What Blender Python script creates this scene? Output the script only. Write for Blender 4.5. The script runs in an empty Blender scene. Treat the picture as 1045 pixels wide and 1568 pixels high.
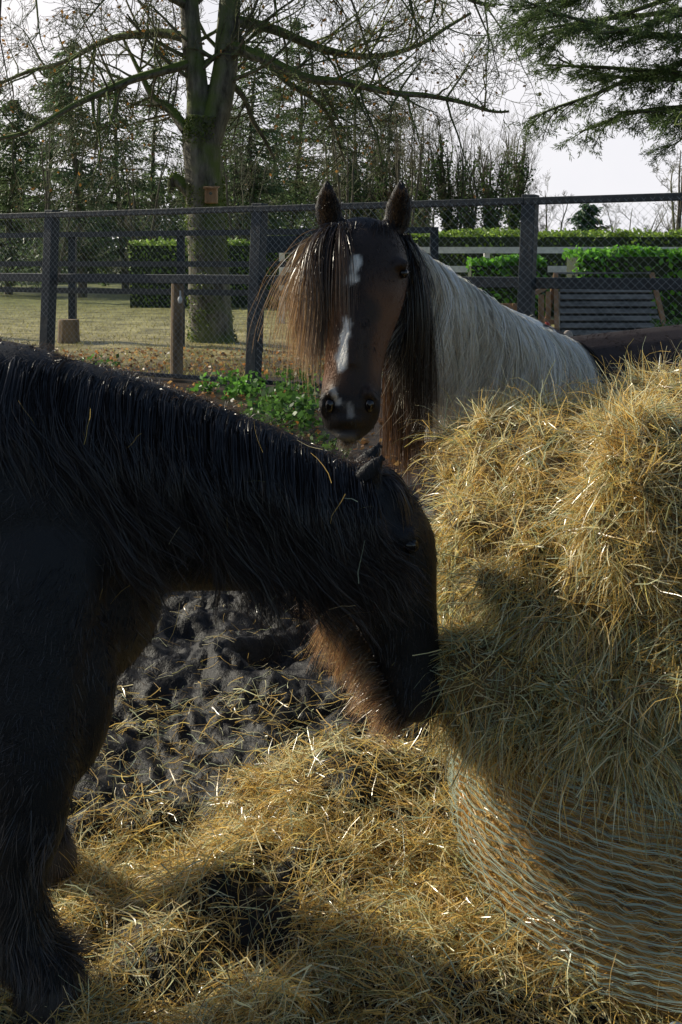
import bpy, math, random
import numpy as np
from mathutils import Vector, Matrix
random.seed(7)
R = np.random.RandomState(11)
scene = bpy.context.scene

# ------------------------------------------------------------------ helpers
def nrm(v):
    return v/np.maximum(np.linalg.norm(v,axis=-1,keepdims=True),1e-9)
def _h(ix,iy,iz,seed):
    h=(ix*374761393+iy*668265263+iz*1274126177+seed*974711)&0xffffffff
    h=((h^(h>>13))*1274126177)&0xffffffff
    h=h^(h>>16)
    return (h&0xffffff)/float(0xffffff)
def vnoise(p,seed=0):
    p=np.asarray(p,float)
    i=np.floor(p).astype(np.int64); f=p-i; f=f*f*(3-2*f)
    out=0
    for a in (0,1):
        for b in (0,1):
            for c in (0,1):
                w=(f[...,0] if a else 1-f[...,0])*(f[...,1] if b else 1-f[...,1])*(f[...,2] if c else 1-f[...,2])
                out=out+w*_h(i[...,0]+a,i[...,1]+b,i[...,2]+c,seed)
    return out*2-1
def fbm(p,oct=4,seed=0):
    p=np.asarray(p,float); o=0;a=1.0
    for k in range(oct):
        o=o+a*vnoise(p,seed+k); p=p*2.03; a*=.5
    return o/1.8
def nvec(p,seed=0):
    return np.stack([vnoise(p,seed),vnoise(p,seed+17),vnoise(p,seed+31)],-1)
def smooth(a,b,x):
    t=np.clip((x-a)/(b-a),0,1); return t*t*(3-2*t)

def empty(name,loc=(0,0,0)):
    e=bpy.data.objects.new(name,None); e.location=loc; e.empty_display_size=.2
    scene.collection.objects.link(e); return e
def link(ob,parent=None):
    scene.collection.objects.link(ob)
    if parent is not None:
        ob.parent=parent
        ob.matrix_parent_inverse=Matrix.Translation(-Vector(parent.location))
    return ob
def mk(name,V,F,mat,parent=None,col=None,sm=False):
    me=bpy.data.meshes.new(name)
    V=np.asarray(V,np.float32)
    if isinstance(F,np.ndarray):
        M,k=F.shape
        me.vertices.add(len(V)); me.vertices.foreach_set('co',V.ravel())
        me.loops.add(M*k); me.loops.foreach_set('vertex_index',F.astype(np.int32).ravel())
        me.polygons.add(M)
        me.polygons.foreach_set('loop_start',np.arange(0,M*k,k,dtype=np.int32))
        me.polygons.foreach_set('loop_total',np.full(M,k,dtype=np.int32))
        me.update(calc_edges=True)
    else:
        me.from_pydata([tuple(map(float,v)) for v in V],[],[tuple(int(i) for i in f) for f in F])
        me.validate()
    if col is not None:
        col=np.asarray(col,np.float32)
        c4=np.ones((len(V),4),np.float32); c4[:,:3]=col
        at=me.color_attributes.new('Col','FLOAT_COLOR','POINT'); at.data.foreach_set('color',c4.ravel())
    if sm: me.polygons.foreach_set('use_smooth',np.ones(len(me.polygons),bool))
    me.materials.append(mat)
    ob=bpy.data.objects.new(name,me)
    return link(ob,parent)

# ------------------------------------------------------------------ materials
def new_mat(name):
    m=bpy.data.materials.new(name); m.use_nodes=True
    nt=m.node_tree; b=nt.nodes['Principled BSDF']; return m,nt,b
def N(nt,t,**kw):
    n=nt.nodes.new(t)
    for k,v in kw.items(): setattr(n,k,v)
    return n
def attr_mat(name,rough=.5,trans=0.0,spec=.5,bump=0,bscale=200):
    m,nt,b=new_mat(name)
    a=N(nt,'ShaderNodeAttribute',attribute_name='Col')
    nt.links.new(a.outputs['Color'],b.inputs['Base Color'])
    b.inputs['Roughness'].default_value=rough
    b.inputs['Specular IOR Level'].default_value=spec
    if bump:
        n=N(nt,'ShaderNodeTexNoise'); n.inputs['Scale'].default_value=bscale; n.inputs['Detail'].default_value=6
        tc=N(nt,'ShaderNodeTexCoord'); nt.links.new(tc.outputs['Object'],n.inputs['Vector'])
        bp=N(nt,'ShaderNodeBump'); bp.inputs['Strength'].default_value=bump; bp.inputs['Distance'].default_value=.01
        nt.links.new(n.outputs['Fac'],bp.inputs['Height']); nt.links.new(bp.outputs['Normal'],b.inputs['Normal'])
    if trans>0:
        tr=N(nt,'ShaderNodeBsdfTranslucent'); mx=N(nt,'ShaderNodeMixShader'); mx.inputs[0].default_value=trans
        nt.links.new(a.outputs['Color'],tr.inputs['Color'])
        nt.links.new(b.outputs[0],mx.inputs[1]); nt.links.new(tr.outputs[0],mx.inputs[2])
        nt.links.new(mx.outputs[0],nt.nodes['Material Output'].inputs['Surface'])
    return m
def noise_mat(name,c1,c2,scale=5,rough=.8,bump=.3,stretch=(1,1,1),metal=0,c3=None,upmoss=None,bdist=.02,spec=.5,moss_lo=.45):
    m,nt,b=new_mat(name)
    tc=N(nt,'ShaderNodeTexCoord'); mp=N(nt,'ShaderNodeMapping'); mp.inputs['Scale'].default_value=stretch
    nt.links.new(tc.outputs['Object'],mp.inputs['Vector'])
    n=N(nt,'ShaderNodeTexNoise'); n.inputs['Scale'].default_value=scale; n.inputs['Detail'].default_value=8; n.inputs['Roughness'].default_value=.65
    nt.links.new(mp.outputs[0],n.inputs['Vector'])
    r=N(nt,'ShaderNodeValToRGB'); r.color_ramp.elements[0].position=.35; r.color_ramp.elements[1].position=.65
    r.color_ramp.elements[0].color=(*c1,1); r.color_ramp.elements[1].color=(*c2,1)
    if c3: e=r.color_ramp.elements.new(.8); e.color=(*c3,1)
    nt.links.new(n.outputs['Fac'],r.inputs[0])
    out=r.outputs[0]
    if upmoss:
        g=N(nt,'ShaderNodeNewGeometry'); s=N(nt,'ShaderNodeSeparateXYZ'); nt.links.new(g.outputs['Normal'],s.inputs[0])
        n2=N(nt,'ShaderNodeTexNoise'); n2.inputs['Scale'].default_value=2.5; n2.inputs['Detail'].default_value=5
        nt.links.new(tc.outputs['Object'],n2.inputs['Vector'])
        ad=N(nt,'ShaderNodeMath',operation='ADD'); nt.links.new(s.outputs['Z'],ad.inputs[0]); nt.links.new(n2.outputs['Fac'],ad.inputs[1])
        mr=N(nt,'ShaderNodeMapRange'); mr.inputs['From Min'].default_value=moss_lo; mr.inputs['From Max'].default_value=moss_lo+.35
        nt.links.new(ad.outputs[0],mr.inputs['Value'])
        mx=N(nt,'ShaderNodeMix',data_type='RGBA'); nt.links.new(mr.outputs[0],mx.inputs['Factor'])
        nt.links.new(out,mx.inputs['A']); mx.inputs['B'].default_value=(*upmoss,1); out=mx.outputs['Result']
    nt.links.new(out,b.inputs['Base Color'])
    b.inputs['Roughness'].default_value=rough; b.inputs['Metallic'].default_value=metal; b.inputs['Specular IOR Level'].default_value=spec
    bp=N(nt,'ShaderNodeBump'); bp.inputs['Strength'].default_value=bump; bp.inputs['Distance'].default_value=bdist
    nt.links.new(n.outputs['Fac'],bp.inputs['Height']); nt.links.new(bp.outputs['Normal'],b.inputs['Normal'])
    return m

M_hide=attr_mat('horse_hide',.55,0,.3,.3,260)
M_hair=attr_mat('horse_hair',.30,.3,.65)
M_fur=attr_mat('horse_fur',.38,.22,.55)
M_hay=attr_mat('hay_straw',.28,.45,1.0)
M_haycore=attr_mat('hay_core',.9,0,.2,.8,60)
M_leaf=attr_mat('leaf',.42,.5,.5)
M_needle=attr_mat('needles',.5,.42,.4)
M_eye,_,b_=new_mat('eye'); b_.inputs['Base Color'].default_value=(.008,.005,.004,1); b_.inputs['Roughness'].default_value=.06
M_bark=noise_mat('bark',(.04,.034,.024),(.22,.20,.15),9,.9,1.0,(1,1,.25),upmoss=(.11,.15,.025),bdist=.05,moss_lo=.42)
M_twig=noise_mat('twig_bark',(.05,.04,.028),(.13,.10,.07),6,.7,.3,upmoss=(.08,.095,.02))
M_darkwood=noise_mat('painted_dark_timber',(.008,.013,.017),(.022,.032,.038),14,.6,.5)
M_wood=noise_mat('weathered_wood',(.10,.065,.035),(.26,.18,.10),10,.8,.5,(1,1,.2))
M_orangewood=noise_mat('cedar_wood',(.20,.11,.05),(.42,.25,.13),8,.75,.4,(1,1,.3))
M_slat=noise_mat('grey_slats',(.09,.09,.085),(.24,.23,.21),9,.75,.4,(.3,1,1))
M_white=noise_mat('white_paint',(.6,.6,.58),(.8,.8,.78),6,.6,.1)
M_wire,_,b_=new_mat('galvanised_wire'); b_.inputs['Base Color'].default_value=(.40,.41,.41,1); b_.inputs['Metallic'].default_value=.6; b_.inputs['Roughness'].default_value=.4
M_net=attr_mat('bale_net',.25,.35,1.0)

# ------------------------------------------------------------------ camera, light
cam=bpy.data.cameras.new('camera'); co=bpy.data.objects.new('camera',cam); scene.collection.objects.link(co)
CH=1.5
co.location=(0,0,CH); co.rotation_euler=(math.radians(90),0,0)
cam.sensor_width=36; cam.lens=36; cam.shift_y=-384/1568; cam.clip_end=2000; cam.clip_start=.05
scene.camera=co
AZ=math.radians(62); EL=math.radians(30)
sd=Vector((-math.sin(AZ)*math.cos(EL),math.cos(AZ)*math.cos(EL),math.sin(EL)))
L=bpy.data.lights.new('sun','SUN'); L.energy=5; L.angle=math.radians(.5); L.color=(1,.93,.76)
lo=bpy.data.objects.new('sun',L); scene.collection.objects.link(lo); lo.rotation_euler=sd.to_track_quat('Z','Y').to_euler()
w=bpy.data.worlds.new('World'); scene.world=w; w.use_nodes=True
nt=w.node_tree; bg=nt.nodes['Background']; sky=nt.nodes.new('ShaderNodeTexSky'); sky.sky_type='NISHITA'
sky.sun_disc=False; sky.sun_elevation=EL; sky.sun_rotation=-AZ; sky.dust_density=1.0; sky.air_density=1.0; sky.ozone_density=1.0
tc=N(nt,'ShaderNodeTexCoord'); dt=N(nt,'ShaderNodeVectorMath',operation='DOT_PRODUCT'); nt.links.new(tc.outputs['Generated'],dt.inputs[0]); dt.inputs[1].default_value=(-.5,.866,0)
m1=N(nt,'ShaderNodeMapRange',interpolation_type='SMOOTHSTEP'); m1.inputs['From Min'].default_value=-.4; m1.inputs['From Max'].default_value=.3; nt.links.new(dt.outputs['Value'],m1.inputs['Value'])
sz=N(nt,'ShaderNodeSeparateXYZ'); nt.links.new(tc.outputs['Generated'],sz.inputs[0])
m2=N(nt,'ShaderNodeMapRange',interpolation_type='SMOOTHSTEP'); m2.inputs['From Min'].default_value=.24; m2.inputs['From Max'].default_value=.45; m2.inputs['To Min'].default_value=.97; m2.inputs['To Max'].default_value=.0; nt.links.new(sz.outputs['Z'],m2.inputs['Value'])
mu=N(nt,'ShaderNodeMath',operation='MULTIPLY'); nt.links.new(m1.outputs[0],mu.inputs[0]); nt.links.new(m2.outputs[0],mu.inputs[1])
cn=N(nt,'ShaderNodeTexNoise'); cn.inputs['Scale'].default_value=3; cn.inputs['Detail'].default_value=5; nt.links.new(tc.outputs['Generated'],cn.inputs['Vector'])
cr=N(nt,'ShaderNodeValToRGB'); cr.color_ramp.elements[0].position=.3; cr.color_ramp.elements[0].color=(.84,.84,.89,1); cr.color_ramp.elements[1].position=.7; cr.color_ramp.elements[1].color=(1.0,.97,.98,1); nt.links.new(cn.outputs['Fac'],cr.inputs[0])
sc_=N(nt,'ShaderNodeVectorMath',operation='SCALE'); sc_.inputs['Scale'].default_value=9.6; nt.links.new(cr.outputs[0],sc_.inputs[0])
mxw=N(nt,'ShaderNodeMix',data_type='RGBA'); nt.links.new(mu.outputs[0],mxw.inputs['Factor']); nt.links.new(sky.outputs[0],mxw.inputs['A']); nt.links.new(sc_.outputs[0],mxw.inputs['B'])
nt.links.new(mxw.outputs['Result'],bg.inputs[0]); bg.inputs[1].default_value=.11
scene.view_settings.view_transform='Standard'; scene.view_settings.look='None'; scene.view_settings.exposure=0

# ------------------------------------------------------------------ strands & shapes
def ribbons(name,P,width,mat,parent,col,tip=.25,side=None,tipcol=None):
    n,S,_=P.shape
    d=nrm(P[:,-1]-P[:,0])
    if side is None: side=nrm(np.cross(d,R.normal(size=(n,3))))
    t=np.linspace(0,1,S)
    w=np.asarray(width).reshape(-1,1,1)*.5*(1-(1-tip)*t)[None,:,None]
    A=P-side[:,None,:]*w; B=P+side[:,None,:]*w
    V=np.stack([A,B],2).reshape(-1,3)
    base=(np.arange(n)*S*2)[:,None]+ (np.arange(S-1)*2)[None,:]
    F=np.stack([base,base+1,base+3,base+2],-1).reshape(-1,4)
    C=np.repeat(col,S*2,axis=0).astype(float)
    if tipcol is not None:
        tt=np.tile(np.repeat(t,2),n)[:,None]; C=C*(1-tt)+np.repeat(tipcol,S*2,axis=0)*tt
    return mk(name,V,F,mat,parent,C)
def flow(p,d,L_,S=4,grav=0,noise=0,freq=8,seed=0,rnd=0):
    pts=[p.copy()]; d=nrm(d); L_=np.asarray(L_).reshape(-1,1)
    for i in range(S-1):
        p=p+d*L_/(S-1); pts.append(p)
        d=d+np.array([0,0,-grav])/(S-1)
        if noise: d=d+noise*nvec(p*freq,seed)/(S-1)
        if rnd: d=d+rnd*R.normal(size=d.shape)/(S-1)
        d=nrm(d)
    return np.stack(pts,1)
def catmull(A,k=5):
    A=np.asarray(A,float); P=np.vstack([2*A[0]-A[1],A,2*A[-1]-A[-2]]); out=[]
    for i in range(1,len(P)-2):
        for j in range(k):
            t=j/k
            out.append(.5*((2*P[i])+(-P[i-1]+P[i+1])*t+(2*P[i-1]-5*P[i]+4*P[i+1]-P[i+2])*t*t+(-P[i-1]+3*P[i]-3*P[i+1]+P[i+2])*t**3))
    out.append(P[-2]); return np.array(out)
def loft(rows,ref,n=22,k=5):
    A=catmull(rows,k); P=A[:,:3]; ra=np.maximum(A[:,3],.003); rb=np.maximum(A[:,4],.003)
    t=nrm(np.gradient(P,axis=0)); ref=np.array(ref,float)
    side=nrm(np.cross(t,ref)); up=np.cross(side,t)
    a=np.linspace(0,2*np.pi,n,endpoint=False)
    V=P[:,None]+np.cos(a)[None,:,None]*side[:,None]*rb[:,None,None]+np.sin(a)[None,:,None]*up[:,None]*ra[:,None,None]
    m=len(P); V=V.reshape(-1,3); F=[]
    for i in range(m-1):
        for j in range(n):
            F.append((i*n+j,i*n+(j+1)%n,(i+1)*n+(j+1)%n,(i+1)*n+j))
    F.append(tuple(range(n))[::-1]); F.append(tuple((m-1)*n+j for j in range(n)))
    return V,F
def ell(c,r,rot=None,nu=20,nv=12):
    V=[];F=[]
    for i in range(1,nv):
        th=math.pi*i/nv
        for j in range(nu):
            ph=2*math.pi*j/nu; V.append((math.sin(th)*math.cos(ph),math.sin(th)*math.sin(ph),math.cos(th)))
    V.append((0,0,1));V.append((0,0,-1)); T=len(V)-2;B=len(V)-1
    for i in range(nv-2):
        for j in range(nu): F.append((i*nu+j,(i+1)*nu+j,(i+1)*nu+(j+1)%nu,i*nu+(j+1)%nu))
    for j in range(nu): F.append((T,j,(j+1)%nu)); F.append((B,(nv-2)*nu+(j+1)%nu,(nv-2)*nu+j))
    V=np.array(V)*np.array(r)
    if rot is not None: V=V@np.array(rot.to_matrix()).T
    return V+np.array(c),F
def box(c,s,rot=None):
    V=np.array([(x,y,z) for x in(-.5,.5) for y in(-.5,.5) for z in(-.5,.5)])*np.array(s)
    return V+np.array(c),[(0,1,3,2),(4,6,7,5),(0,4,5,1),(2,3,7,6),(0,2,6,4),(1,5,7,3)]
def beam(a,b,w,h,upv=(0,0,1)):
    a=np.array(a,float);b=np.array(b,float);t=nrm(b-a);s=nrm(np.cross(t,np.array(upv,float)));u=np.cross(s,t)
    V=[]
    for p in(a,b):
        for sx,sy in((-1,-1),(1,-1),(1,1),(-1,1)): V.append(p+s*sx*w/2+u*sy*h/2)
    return np.array(V),[(0,1,2,3),(7,6,5,4),(0,4,5,1),(1,5,6,2),(2,6,7,3),(3,7,4,0)]
def join(parts):
    V=[];F=[];o=0
    for v,f in parts:
        V.append(v); F+= [tuple(i+o for i in q) for q in f]; o+=len(v)
    return np.vstack(V),F
def bevel(ob,w=.006):
    m=ob.modifiers.new('bev','BEVEL'); m.width=w; m.segments=2
def remeshed(name,parts,voxel,mat,parent,colf,smooth_it=4,disp=None):
    V,F=join(parts)
    ob=mk(name+'_tmp',V,F,mat)
    r=ob.modifiers.new('r','REMESH'); r.mode='VOXEL'; r.voxel_size=voxel
    s=ob.modifiers.new('s','SMOOTH'); s.factor=.6; s.iterations=smooth_it
    dg=bpy.context.evaluated_depsgraph_get(); dg.update()
    e=ob.evaluated_get(dg); me=bpy.data.meshes.new_from_object(e)
    n=len(me.vertices); P=np.zeros(n*3,np.float32); me.vertices.foreach_get('co',P); P=P.reshape(-1,3).astype(float)
    Nn=np.zeros(n*3,np.float32); me.vertices.foreach_get('normal',Nn); Nn=Nn.reshape(-1,3).astype(float)
    if disp is not None:
        P=P+Nn*disp(P)[:,None]; me.vertices.foreach_set('co',P.astype(np.float32).ravel()); me.update()
    c4=np.ones((n,4),np.float32); c4[:,:3]=colf(P)
    for a in list(me.color_attributes): me.color_attributes.remove(a)
    at=me.color_attributes.new('Col','FLOAT_COLOR','POINT'); at.data.foreach_set('color',c4.ravel())
    me.polygons.foreach_set('use_smooth',np.ones(len(me.polygons),bool))
    me.materials.clear(); me.materials.append(mat)
    bpy.data.objects.remove(ob)
    ob2=bpy.data.objects.new(name,me); link(ob2,parent)
    me.calc_loop_triangles()
    T=np.zeros(len(me.loop_triangles)*3,np.int32); me.loop_triangles.foreach_get('vertices',T); T=T.reshape(-1,3)
    Nn=np.zeros(n*3,np.float32); me.vertices.foreach_get('normal',Nn); Nn=Nn.reshape(-1,3).astype(float)
    return ob2,P,Nn,T
def sample(P,Nn,T,n,wf=None):
    a=P[T[:,0]];b=P[T[:,1]];c=P[T[:,2]]
    A=np.linalg.norm(np.cross(b-a,c-a),axis=1)
    if wf is not None: A=A*wf((a+b+c)/3)
    A=A/A.sum(); i=R.choice(len(T),n,p=A)
    u=R.rand(n,1);v=R.rand(n,1);m=(u+v)>1;u=np.where(m,1-u,u);v=np.where(m,1-v,v)
    p=a[i]*(1-u-v)+b[i]*u+c[i]*v
    nn=nrm(Nn[T[i,0]]*(1-u-v)+Nn[T[i,1]]*u+Nn[T[i,2]]*v)
    return p,nn

# ------------------------------------------------------------------ ground
def gh(x,y):
    p=np.stack([x,y,np.zeros_like(x)],-1)
    near=1-smooth(6,9,y)
    side=smooth(-6,-4,x)*(1-smooth(4,6,x))
    q=p+nvec(p*3,6)*.12
    h=near*side*(.06*fbm(p*1.6,2,3)+.085*fbm(q*5.0,3,5)+.055*fbm(q*15,3,9))
    hayz=1-smooth(2.9,3.4,y)
    hm=.13*np.exp(-(((x-.02)/.33)**2+((y-2.85)/.28)**2))+.08*np.exp(-(((x+.22)/.22)**2+((y-2.40)/.2)**2))+.09*np.exp(-(((x-.12)/.28)**2+((y-2.2)/.14)**2))
    hm=hm+.095*fbm(p*5.0,3,55)*smooth(1.2,1.6,y)
    h=h*(1-.5*hayz)+hm*hayz
    far=smooth(12,20,y)*.12*fbm(p*.25,3,21)
    return h+far-.03
def geo(s,d,g,lim):
    o=[];x=s
    while abs(x)<lim: d*=g; x+=d; o.append(x)
    return o
xs=np.array(sorted(geo(-2.0,-.016,1.12,500)+list(np.linspace(-2,2,290))+geo(2.0,.016,1.12,500)))
ys=np.array(sorted(geo(1.5,-.016,1.2,200)+list(np.linspace(1.5,6.0,320))+geo(6.0,.016,1.07,600)))
X,Y=np.meshgrid(xs,ys); Z=gh(X,Y); V=np.stack([X,Y,Z],-1).reshape(-1,3)
nx=len(xs);ny=len(ys); i,j=np.meshgrid(np.arange(nx-1),np.arange(ny-1)); b=(j*nx+i).ravel()
F=np.stack([b,b+1,b+nx+1,b+nx],-1)
m,nt,bs=new_mat('ground_soil')
g=N(nt,'ShaderNodeNewGeometry'); sx=N(nt,'ShaderNodeSeparateXYZ'); nt.links.new(g.outputs['Position'],sx.inputs[0])
n1=N(nt,'ShaderNodeTexNoise'); n1.inputs['Scale'].default_value=.5; n1.inputs['Detail'].default_value=6; nt.links.new(g.outputs['Position'],n1.inputs['Vector'])
ma=N(nt,'ShaderNodeMath',operation='MULTIPLY_ADD'); nt.links.new(n1.outputs['Fac'],ma.inputs[0]); ma.inputs[1].default_value=5; nt.links.new(sx.outputs['Y'],ma.inputs[2])
mr=N(nt,'ShaderNodeMapRange'); mr.inputs['From Min'].default_value=0; mr.inputs['From Max'].default_value=40; nt.links.new(ma.outputs[0],mr.inputs['Value'])
rp=N(nt,'ShaderNodeValToRGB'); e=rp.color_ramp.elements; e[0].position=.0; e[0].color=(.012,.0105,.010,1); e[1].position=1; e[1].color=(.24,.25,.10,1)
for p_,c_ in((.2,(.012,.0105,.010)),(.26,(.034,.023,.014)),(.42,(.05,.034,.02)),(.48,(.36,.30,.14)),(.6,(.40,.35,.16))):
    q=e.new(p_); q.color=(*c_,1)
nt.links.new(mr.outputs[0],rp.inputs[0])
n2=N(nt,'ShaderNodeTexNoise'); n2.inputs['Scale'].default_value=14; n2.inputs['Detail'].default_value=10; n2.inputs['Roughness'].default_value=.7; nt.links.new(g.outputs['Position'],n2.inputs['Vector'])
mr2=N(nt,'ShaderNodeMapRange'); mr2.inputs['From Min'].default_value=.3; mr2.inputs['From Max'].default_value=.7; mr2.inputs['To Min'].default_value=.35; mr2.inputs['To Max'].default_value=1.7; nt.links.new(n2.outputs['Fac'],mr2.inputs['Value'])
n4=N(nt,'ShaderNodeTexNoise'); n4.inputs['Scale'].default_value=1.6; n4.inputs['Detail'].default_value=8; n4.inputs['Roughness'].default_value=.7; nt.links.new(g.outputs['Position'],n4.inputs['Vector'])
mr4=N(nt,'ShaderNodeMapRange'); mr4.inputs['From Min'].default_value=.38; mr4.inputs['From Max'].default_value=.62; mr4.inputs['To Min'].default_value=.4; mr4.inputs['To Max'].default_value=1.25; nt.links.new(n4.outputs['Fac'],mr4.inputs['Value'])  # broad mottling: leaf litter, with tree shadows painted into the ground colour
mm=N(nt,'ShaderNodeMath',operation='MULTIPLY'); nt.links.new(mr2.outputs[0],mm.inputs[0]); nt.links.new(mr4.outputs[0],mm.inputs[1])
mx=N(nt,'ShaderNodeVectorMath',operation='MULTIPLY'); nt.links.new(rp.outputs[0],mx.inputs[0]); nt.links.new(mm.outputs[0],mx.inputs[1]); nt.links.new(mx.outputs[0],bs.inputs['Base Color'])
n3=N(nt,'ShaderNodeTexNoise'); n3.inputs['Scale'].default_value=38; n3.inputs['Detail'].default_value=5; n3.inputs['Roughness'].default_value=.65; nt.links.new(g.outputs['Position'],n3.inputs['Vector'])
bp=N(nt,'ShaderNodeBump'); bp.inputs['Strength'].default_value=.9; bp.inputs['Distance'].default_value=.012; nt.links.new(n3.outputs['Fac'],bp.inputs['Height']); nt.links.new(bp.outputs['Normal'],bs.inputs['Normal'])
bs.inputs['Roughness'].default_value=.46; bs.inputs['Specular IOR Level'].default_value=.22
mk('ground',V,F,m,None,sm=True)

# ------------------------------------------------------------------ hay colours
def haycol(n,dark=1.0,green=None):
    pal=np.array([(.94,.64,.20),(.96,.84,.50),(.38,.37,.16),(.60,.40,.12),(.46,.53,.36),(.18,.12,.06)])
    c=pal[R.choice(len(pal),n,p=[.30,.26,.11,.16,.08,.09])]
    if green is not None:
        g=pal[R.choice(len(pal),n,p=[.08,.10,.30,.08,.34,.10])]; k=(R.rand(n)<green)[:,None]; c=np.where(k,g,c)
    return np.minimum(c*(.75+.45*R.rand(n,1))*dark,.96)

HG=empty('loose_hay',(0,2.6,0))
def hay_ground(name,n,xr,yr,dens,lr=(.06,.2),lift=.35,up=.05):
    k=0;P_=[]
    while k<n:
        x=R.uniform(*xr,size=n*2);y=R.uniform(*yr,size=n*2)
        keep=R.rand(n*2)<dens(x,y); P_.append(np.stack([x[keep],y[keep]],-1)); k+=keep.sum()
    P_=np.vstack(P_)[:n]; z=gh(P_[:,0],P_[:,1])+R.rand(n)**2*up
    p=np.column_stack([P_,z])
    lockd=nvec(p*np.array([7,7,1]),71); lockd[:,2]=0
    d=nrm(nrm(R.normal(size=(n,3))*[1,1,0])+lockd*.8)
    d[:,2]=R.normal(size=n)*lift+.12
    L_=R.uniform(*lr,size=n)
    P=flow(p-nrm(d)*L_[:,None]*.4,d,L_,5,grav=.5,noise=1.6,freq=11,seed=4,rnd=.5)
    P[...,2]=np.maximum(P[...,2],gh(P[...,0],P[...,1])+.002)
    ribbons(name,P,R.uniform(.0012,.0034,n),M_hay,HG,haycol(n),tip=.5)
def dn(x,y):
    edge=2.62+.46*smooth(-.38,-.08,x)+.12*vnoise(np.stack([x*3.2,y*0,y*0],-1),5)
    f=(1-smooth(edge-.15,edge+.2,y))*.96+.03
    patch=.2+.8*smooth(-.3,.2,fbm(np.stack([x*4,y*4,y*0],-1),3,44))
    return f*patch
hay_ground('ground_straw',52000,(-1.15,1.3),(1.55,3.6),dn,(.05,.17),.4)
hay_ground('scattered_straw',3400,(-1.6,1.6),(2.6,6.2),lambda x,y:np.exp(-(y-2.6)/.8),(.04,.13),.3)

# ------------------------------------------------------------------ hay bale
HB=empty('round_hay_bale',(.86,2.55,0))
BX,BY,BR=.86,2.56,.57
cyl=loft([(BX,BY,-.05,BR*.93,BR*.93),(BX,BY,0.02,BR*.97,BR*.97),(BX,BY,.3,BR,BR),(BX,BY,.6,BR,BR),(BX,BY,.88,BR*.95,BR*.95),(BX,BY,.95,BR*.6,BR*.6)],(1,0,0),40,4)
parts=[cyl,ell((.90,2.66,.80),(.60,.53,.33)),ell((.42,2.36,.54),(.22,.20,.15)),ell((.53,2.55,.82),(.27,.24,.22)),
 ell((.56,2.75,.97),(.30,.28,.14)),ell((.72,2.20,.97),(.225,.20,.20)),ell((1.05,2.78,1.0),(.42,.42,.18)),ell((.80,2.20,.60),(.37,.25,.17)),ell((1.05,2.3,.86),(.26,.3,.28)),
 ell((.38,2.3,.47),(.12,.12,.07))]
def haydisp(P):
    up=smooth(.38,.5,P[:,2])
    ang=np.arctan2(P[:,1]-BY,P[:,0]-BX)
    lay=np.sin(P[:,2]*34+ang*2.5+3*vnoise(P*3,8))
    wz=P[:,2]+.05*np.sin(ang*3+1)+.03*vnoise(P*5,21)
    cre=-.06*np.exp(-((wz-.78)/.028)**2)-.06*np.exp(-((ang+2.42+.12*vnoise(P*6,9))/.06)**2)*(P[:,2]>.76)
    return (.12+.88*up)*(.05*fbm(P*5,3,2)+.03*fbm(P*18,2,12)) + up*.016*lay+cre
def hcore(P):
    lo_=smooth(.44,.38,P[:,2])[:,None]
    return (np.array([.15,.105,.045])*(1-lo_)+np.array([.36,.24,.10])*lo_)*(.45+.8*smooth(-.6,.6,fbm(P*14,3,6)))[:,None]  # upper core kept dark, painting in the shade between straws
ob,P,Nn,T=remeshed('hay_mass',parts,.014,M_haycore,HB,hcore,4,haydisp)
n=66000
def wf(c): return np.where((c[:,1]>2.9)&(c[:,2]<.9),.35,1)*(.25+.75*smooth(-.25,.25,fbm(c*7,3,77)))*np.where(c[:,2]<.41+.03*vnoise(c*7,5),.0,1)+1e-9
p,nn=sample(P,Nn,T,n,wf)
tang=nrm(np.cross(nn,R.normal(size=(n,3))))
ang=np.arctan2(p[:,1]-BY,p[:,0]-BX); around=np.stack([-np.sin(ang),np.cos(ang),np.zeros(n)],-1)
sgn=np.where(R.rand(n)<.5,-1,1)[:,None]
mid=(smooth(.46,.52,p[:,2])*(1-smooth(.74,.82,p[:,2])))
d=nrm(tang*(1.0-.35*mid[:,None])+around*sgn*.45+nvec(p*8,3)*.9+nn*R.uniform(-.05,.6,(n,1))+np.array([0,0,-.25])*(1+1.2*mid[:,None]))
L_=R.uniform(.04,.16,n)*(1+.4*mid)*(.45+.55*smooth(.42,.58,p[:,2]))
PP=flow(p+nn*.002-d*L_[:,None]*.25,d,L_,5,grav=.5,noise=2.0,freq=13,seed=14,rnd=.6)
ribbons('bale_straw',PP,R.uniform(.0013,.0034,n),M_hay,HB,haycol(n,1.0,mid*.6),tip=.5)
n=20000; p,nn=sample(P,Nn,T,n,lambda c:np.where((c[:,2]<.45)&(c[:,1]<3.0),1.,.03))
tang=nrm(np.cross(nn,R.normal(size=(n,3))))
ang=np.arctan2(p[:,1]-BY,p[:,0]-BX); around=np.stack([-np.sin(ang),np.cos(ang),np.zeros(n)],-1)
d=nrm(tang*.6+around*np.where(R.rand(n)<.5,-1,1)[:,None]*.9); L_=R.uniform(.025,.07,n)
ribbons('netted_straw',flow(p+nn*.002-d*L_[:,None]*.5,d,L_,4,noise=.6,freq=13,seed=3),R.uniform(.0015,.0035,n),M_hay,HB,haycol(n)*np.array([.85,.72,.56]),tip=.6)
n=6000; p,nn=sample(P,Nn,T,n,lambda c:np.where(c[:,2]>.5,1,.04))
d=nrm(nn*1.0+R.normal(size=(n,3))*.6+[0,0,-.1]); L_=R.uniform(.05,.17,n)
ribbons('flyaway_straw',flow(p,d,L_,6,grav=1.2,noise=.8,freq=9,seed=5,rnd=.5),R.uniform(.0012,.0028,n),M_hay,HB,haycol(n,1.1),tip=.4)
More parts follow.
